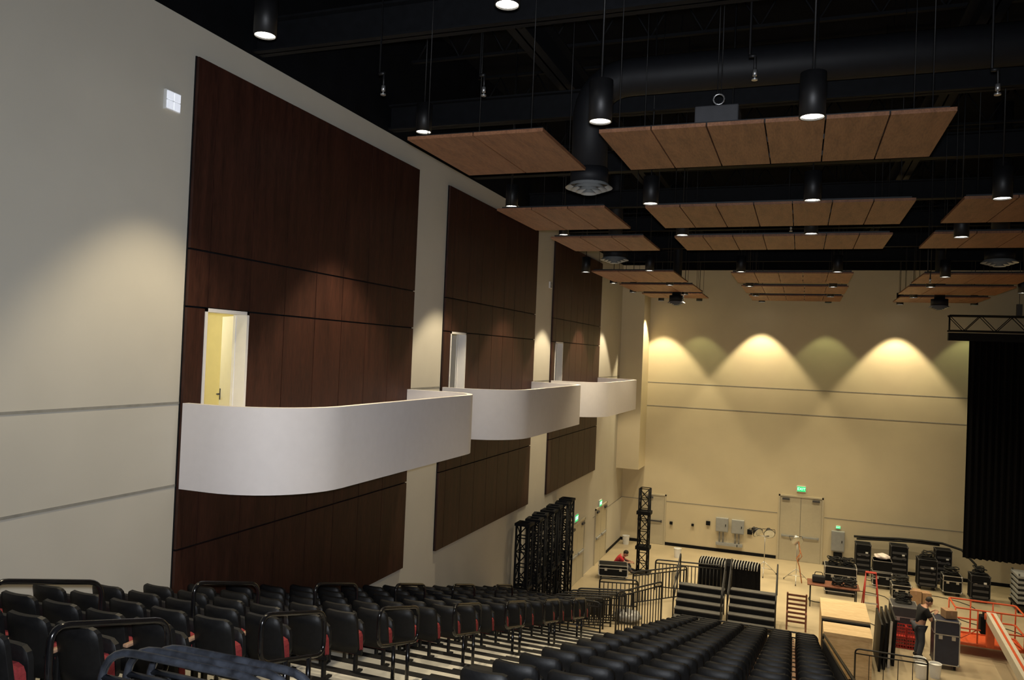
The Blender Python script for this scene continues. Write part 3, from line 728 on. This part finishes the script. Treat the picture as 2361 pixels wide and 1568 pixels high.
r=E('step_ladder',(2.42,28.55,0),'small red A-frame step ladder standing open','ladder')
for s in(-1,1): MB().tube([(s*.24,-.32,0),(s*.15,0,1.2)],.025,6).obj('front_rail',M_redp,r); MB().tube([(s*.24,.32,0),(s*.15,.02,1.18)],.018,6).obj('rear_leg',M_redp,r)
for i in range(4): z=.26*(i+1); MB().box((0,-.32+.32*z/1.2,z),(.44-.15*z,.09,.025)).obj('step',M_alu,r)
MB().box((0,0,1.21),(.34,.16,.04),bev=.01).obj('top_cap',M_redp,r)
r=E('wooden_slat_rack',(.13,25.4,0),'brown wooden slatted rack like a low ladder','rack')
b=MB()
for s in(-1,1): b.box((s*.27,.1,.52),(.05,.06,1.06),rot=(.15,0,0)); b.box((s*.27,-.25,.25),(.05,.05,.5)); b.box((s*.27,-.08,.48),(.05,.42,.04))
b.obj('side_posts',M_brown,r)
for i in range(7): z=.14+.14*i; MB().box((0,.1-.151*(z-.52)+.0,z),(.54,.025,.06)).obj('slat',M_brown,r)
# boom lift
r=E('boom_lift',(4.9,21,0),'orange-red boom lift with railed basket and cream boom','lift')
b=MB(); X0,X1,Y0,Y1=-.55,1.15,4.3,5.3
for z in (.35,.75,1.3): b.tube(fillet([(X0,Y0,z),(X1,Y0,z),(X1,Y1,z),(X0,Y1,z)],.1,4,True),.025,8,True)
for x in (X0,X0+.56,X0+1.13,X1):
    for y in (Y0,Y1): b.cyl((x,y,.3),(x,y,1.3),.02,8)
b.tube([(X0,Y0,.35),(X0+.56,Y0,.75)],.015,6).tube([(X1,Y0,.35),(X1-.56,Y0,.75)],.015,6)
b.obj('basket_rails',M_orange,r)
MB().b2((X0,Y0,.28),(X1,Y1,.33)).obj('basket_floor',M_orange,r)
MB().box((.3,Y0+.12,.9),(.45,.3,.5),bev=.03).box((.3,Y0+.1,1.2),(.3,.2,.1),bev=.02).obj('control_box',M_black,r)
p0=Vector((.3,4.15,1.2)); p1=Vector((.0,-3.0,1.05)); d=p1-p0; q=d.to_track_quat('Y','Z').to_euler()
MB().box((p0+p1)/2,(.24,d.length,.26),rot=tuple(q),bev=.01).obj('boom',M_cream,r)
MB().box((p0+p1)/2+Vector((-.005,0,.135)),(.06,d.length*.97,.012),rot=tuple(q)).obj('boom_stripe',M_orange,r)
MB().box((.3,4.2,.8),(.2,.14,.9),bev=.02).cyl((.15,4.15,1.2),(.45,4.15,1.2),.09,14).obj('jib_link',M_orange,r)
MB().box((0,-3.4,.85),(1.1,1.8,.6),bev=.05).box((0,-3.4,.45),(1.2,2.2,.3),bev=.04).obj('chassis',M_orange,r)
for sx in(-1,1):
    for sy in(-1,1): MB().cyl((sx*.62-.12,-3.4+sy*.85,.36),(sx*.62+.12,-3.4+sy*.85,.36),.36,20).obj('wheel',M_rubber,r)
r=E('stacked_platform_decks',(7.6,31.0,0),'stack of grey stage decks on a black cart','platform')
for i in range(6): MB().box((0,0,.35+i*.17),(1.1,1.0,.08),bev=.005).obj('deck_board',M_grey,r)
b=MB()
for sx in(-1,1):
    for sy in(-1,1): b.cyl((sx*.5,sy*.45,0),(sx*.5,sy*.45,1.3),.025,8)
b.box((0,0,.22),(1.15,1.05,.06)); b.obj('cart_frame',M_steel,r)
# ------------------------------------------------------------ people
def skin(nodes,edges,root,sub=2):
    names=list(nodes); me=bpy.data.meshes.new('sk')
    me.from_pydata([nodes[n][0] for n in names],[(names.index(a),names.index(b)) for a,b in edges],[])
    o=bpy.data.objects.new('sk',me); C.objects.link(o)
    o.modifiers.new('s','SKIN'); 
    lay=me.skin_vertices[0] if me.skin_vertices else None
    if lay is None:
        bpy.context.view_layer.objects.active=o; bpy.ops.mesh.customdata_skin_add(); lay=me.skin_vertices[0]
    for i,n in enumerate(names):
        rr=nodes[n][1]; lay.data[i].radius=(rr,rr) if not isinstance(rr,tuple) else rr; lay.data[i].use_root=(n==root)
    s=o.modifiers.new('u','SUBSURF'); s.levels=sub; s.render_levels=sub
    bpy.context.view_layer.update()
    out=bpy.data.meshes.new_from_object(o.evaluated_get(bpy.context.evaluated_depsgraph_get()))
    bpy.data.objects.remove(o); return out
def hand(b,p,d,side,up=Vector((0,0,1))):
    d=Vector(d).normalized(); p=Vector(p); sd=d.cross(up).normalized(); up=sd.cross(d)
    q=Matrix((sd,d,up)).transposed().to_euler()
    b.box(p+d*.04,(.08,.09,.03),rot=tuple(q),bev=.012)
    for i,L in enumerate((.065,.078,.072,.055)):
        o=p+d*.08+sd*(-.03+.02*i)*side
        b.tube([o,o+d*L*.5-up*.008,o+d*L*.8-up*.03,o+d*L*.85-up*.05],[.0095,.009,.008,.007],6)
    o=p+d*.02-sd*.038*side
    b.tube([o,o-sd*.02*side+d*.03,o-sd*.015*side+d*.06-up*.01],[.011,.01,.008],6)
def head(b,hb,c,rot,hair_m,parent,hairname='hair'):
    R_=Euler(rot).to_matrix(); c=Vector(c)
    def P_(x,y,z): return c+R_@Vector((x,y,z))
    b.sph(c,(.076,.095,.115),rot=rot); b.sph(P_(0,.03,-.06),(.055,.06,.055),rot=rot)
    b.sph(P_(0,.1,-.012),(.014,.022,.024),rot=rot)
    b.sph(P_(0,.088,-.055),(.026,.008,.007),mi=1,rot=rot)
    for s in(-1,1): b.sph(P_(s*.03,.085,.012),(.012,.008,.007),mi=2,u=8,v=6,rot=rot); b.sph(P_(s*.078,0,-.01),(.012,.02,.032),u=8,v=6,rot=rot)
    h=MB(); h.sph(P_(0,-.018,.03),(.084,.096,.10),rot=rot); return h.obj(hairname,hair_m,parent)
M_lip=mat('lips',(.35,.12,.1),.5); M_eye=mat('eyes',(.03,.02,.02),.3)
def person(loc,rotz,J,label,shirt,pants,facerot):
    r=E('person',loc,label,'person',rot=(0,0,rotz))
    J={k:Vector(v) for k,v in J.items()}
    N={'pel':(J['pel'],.13),'bel':(J['pel'].lerp(J['che'],.5),.125),'che':(J['che'],.15),'nk':(J['nk'],.055),'hd':(J['hd']*.6+J['nk']*.4,.05)}
    Ed=[('pel','bel'),('bel','che'),('che','nk'),('nk','hd')]
    for s in 'lr':
        N.update({s+'hip':(J[s+'hip'],.095),s+'kn':(J[s+'kn'],.062),s+'an':(J[s+'an'],.042),s+'to':(J[s+'to'],.035),
                  s+'sh':(J[s+'sh'],.065),s+'el':(J[s+'el'],.042),s+'wr':(J[s+'wr'],.028)})
        Ed+=[('pel',s+'hip'),(s+'hip',s+'kn'),(s+'kn',s+'an'),(s+'an',s+'to'),('che',s+'sh'),(s+'sh',s+'el'),(s+'el',s+'wr')]
    b=MB(); b.addmesh(skin(N,Ed,'pel'))
    for s,sg in (('l',-1),('r',1)): hand(b,J[s+'wr'],J[s+'wr']-J[s+'el'],sg)
    head(b,None,J['hd'],facerot,M_hair,r)
    b.obj('body',[M_skin,M_lip,M_eye],r)
    SN={k:(N[k][0],N[k][1]+.02) for k in ('pel','bel','che')}; SN['nk']=(J['nk'].lerp(J['che'],.35),.075); SE=[('pel','bel'),('bel','che'),('che','nk')]
    for s in 'lr':
        SN[s+'sh']=(J[s+'sh'],.085); SN[s+'el']=(J[s+'sh'].lerp(J[s+'el'],.75),.065); SE+=[('che',s+'sh'),(s+'sh',s+'el')]
    MB().addmesh(skin(SN,SE,'pel')).obj('shirt',shirt,r)
    PN={'pel':(J['pel'],.15)};PE=[]
    for s in 'lr':
        PN[s+'hip']=(J[s+'hip'],.115);PN[s+'kn']=(J[s+'kn'],.083);PN[s+'an']=(J[s+'kn'].lerp(J[s+'an'],.93),.068);PE+=[('pel',s+'hip'),(s+'hip',s+'kn'),(s+'kn',s+'an')]
    MB().addmesh(skin(PN,PE,'pel')).obj('trousers',pants,r)
    for s in 'lr':
        a,t=J[s+'an'],J[s+'to']; sh=MB(); d=(t-a); 
        sh.tube([a-d.normalized()*.06,a,a.lerp(t,.6),t+d.normalized()*.05],[.04,.055,.048,.03],10); sh.obj('shoe',M_shoe,r)
    return r
person((3.32,24.35,0),math.radians(-75),dict(pel=(0,0,.95),che=(0,.1,1.32),nk=(0,.16,1.47),hd=(0,.24,1.6),lhip=(-.1,0,.88),rhip=(.1,0,.88),lkn=(-.12,.05,.48),rkn=(.13,.03,.48),lan=(-.13,-.02,.09),ran=(.14,-.06,.09),lto=(-.15,.12,.05),rto=(.17,.09,.05),
 lsh=(-.19,.1,1.40),rsh=(.19,.1,1.40),lel=(-.25,.2,1.13),rel=(.25,.2,1.13),lwr=(-.12,.38,1.30),rwr=(.1,.38,1.30)),'person in black T-shirt leaning over a case, looking down, hands working',M_shirt_b,M_jeans,(math.radians(-35),0,0))
person((-6.3,28.85,0),math.radians(-80),dict(pel=(0,0,.14),che=(0,.2,.50),nk=(0,.3,.62),hd=(0,.42,.70),lhip=(-.12,.02,.14),rhip=(.12,.02,.14),lkn=(-.28,.42,.40),rkn=(.28,.42,.38),lan=(-.2,.62,.09),ran=(.2,.66,.09),lto=(-.2,.78,.05),rto=(.2,.82,.05),
 lsh=(-.19,.22,.56),rsh=(.19,.22,.56),lel=(-.24,.42,.42),rel=(.24,.42,.42),lwr=(-.1,.62,.40),rwr=(.1,.62,.40)),'person in red shirt sitting on the floor bent over their work',M_shirt_r,M_jeans,(math.radians(-40),0,0))
# ------------------------------------------------------------ lights
fl=light('AREA','flash_lamp',(0,0,8.12),290,(.90,.94,1),size=.12)
fl.rotation_euler=cam.matrix_world.to_euler(); fl.data.spread=math.radians(120)
w=bpy.data.worlds.new('world'); scene.world=w; w.use_nodes=True; w.node_tree.nodes['Background'].inputs[0].default_value=(.8,.8,.9,1); w.node_tree.nodes['Background'].inputs[1].default_value=.05
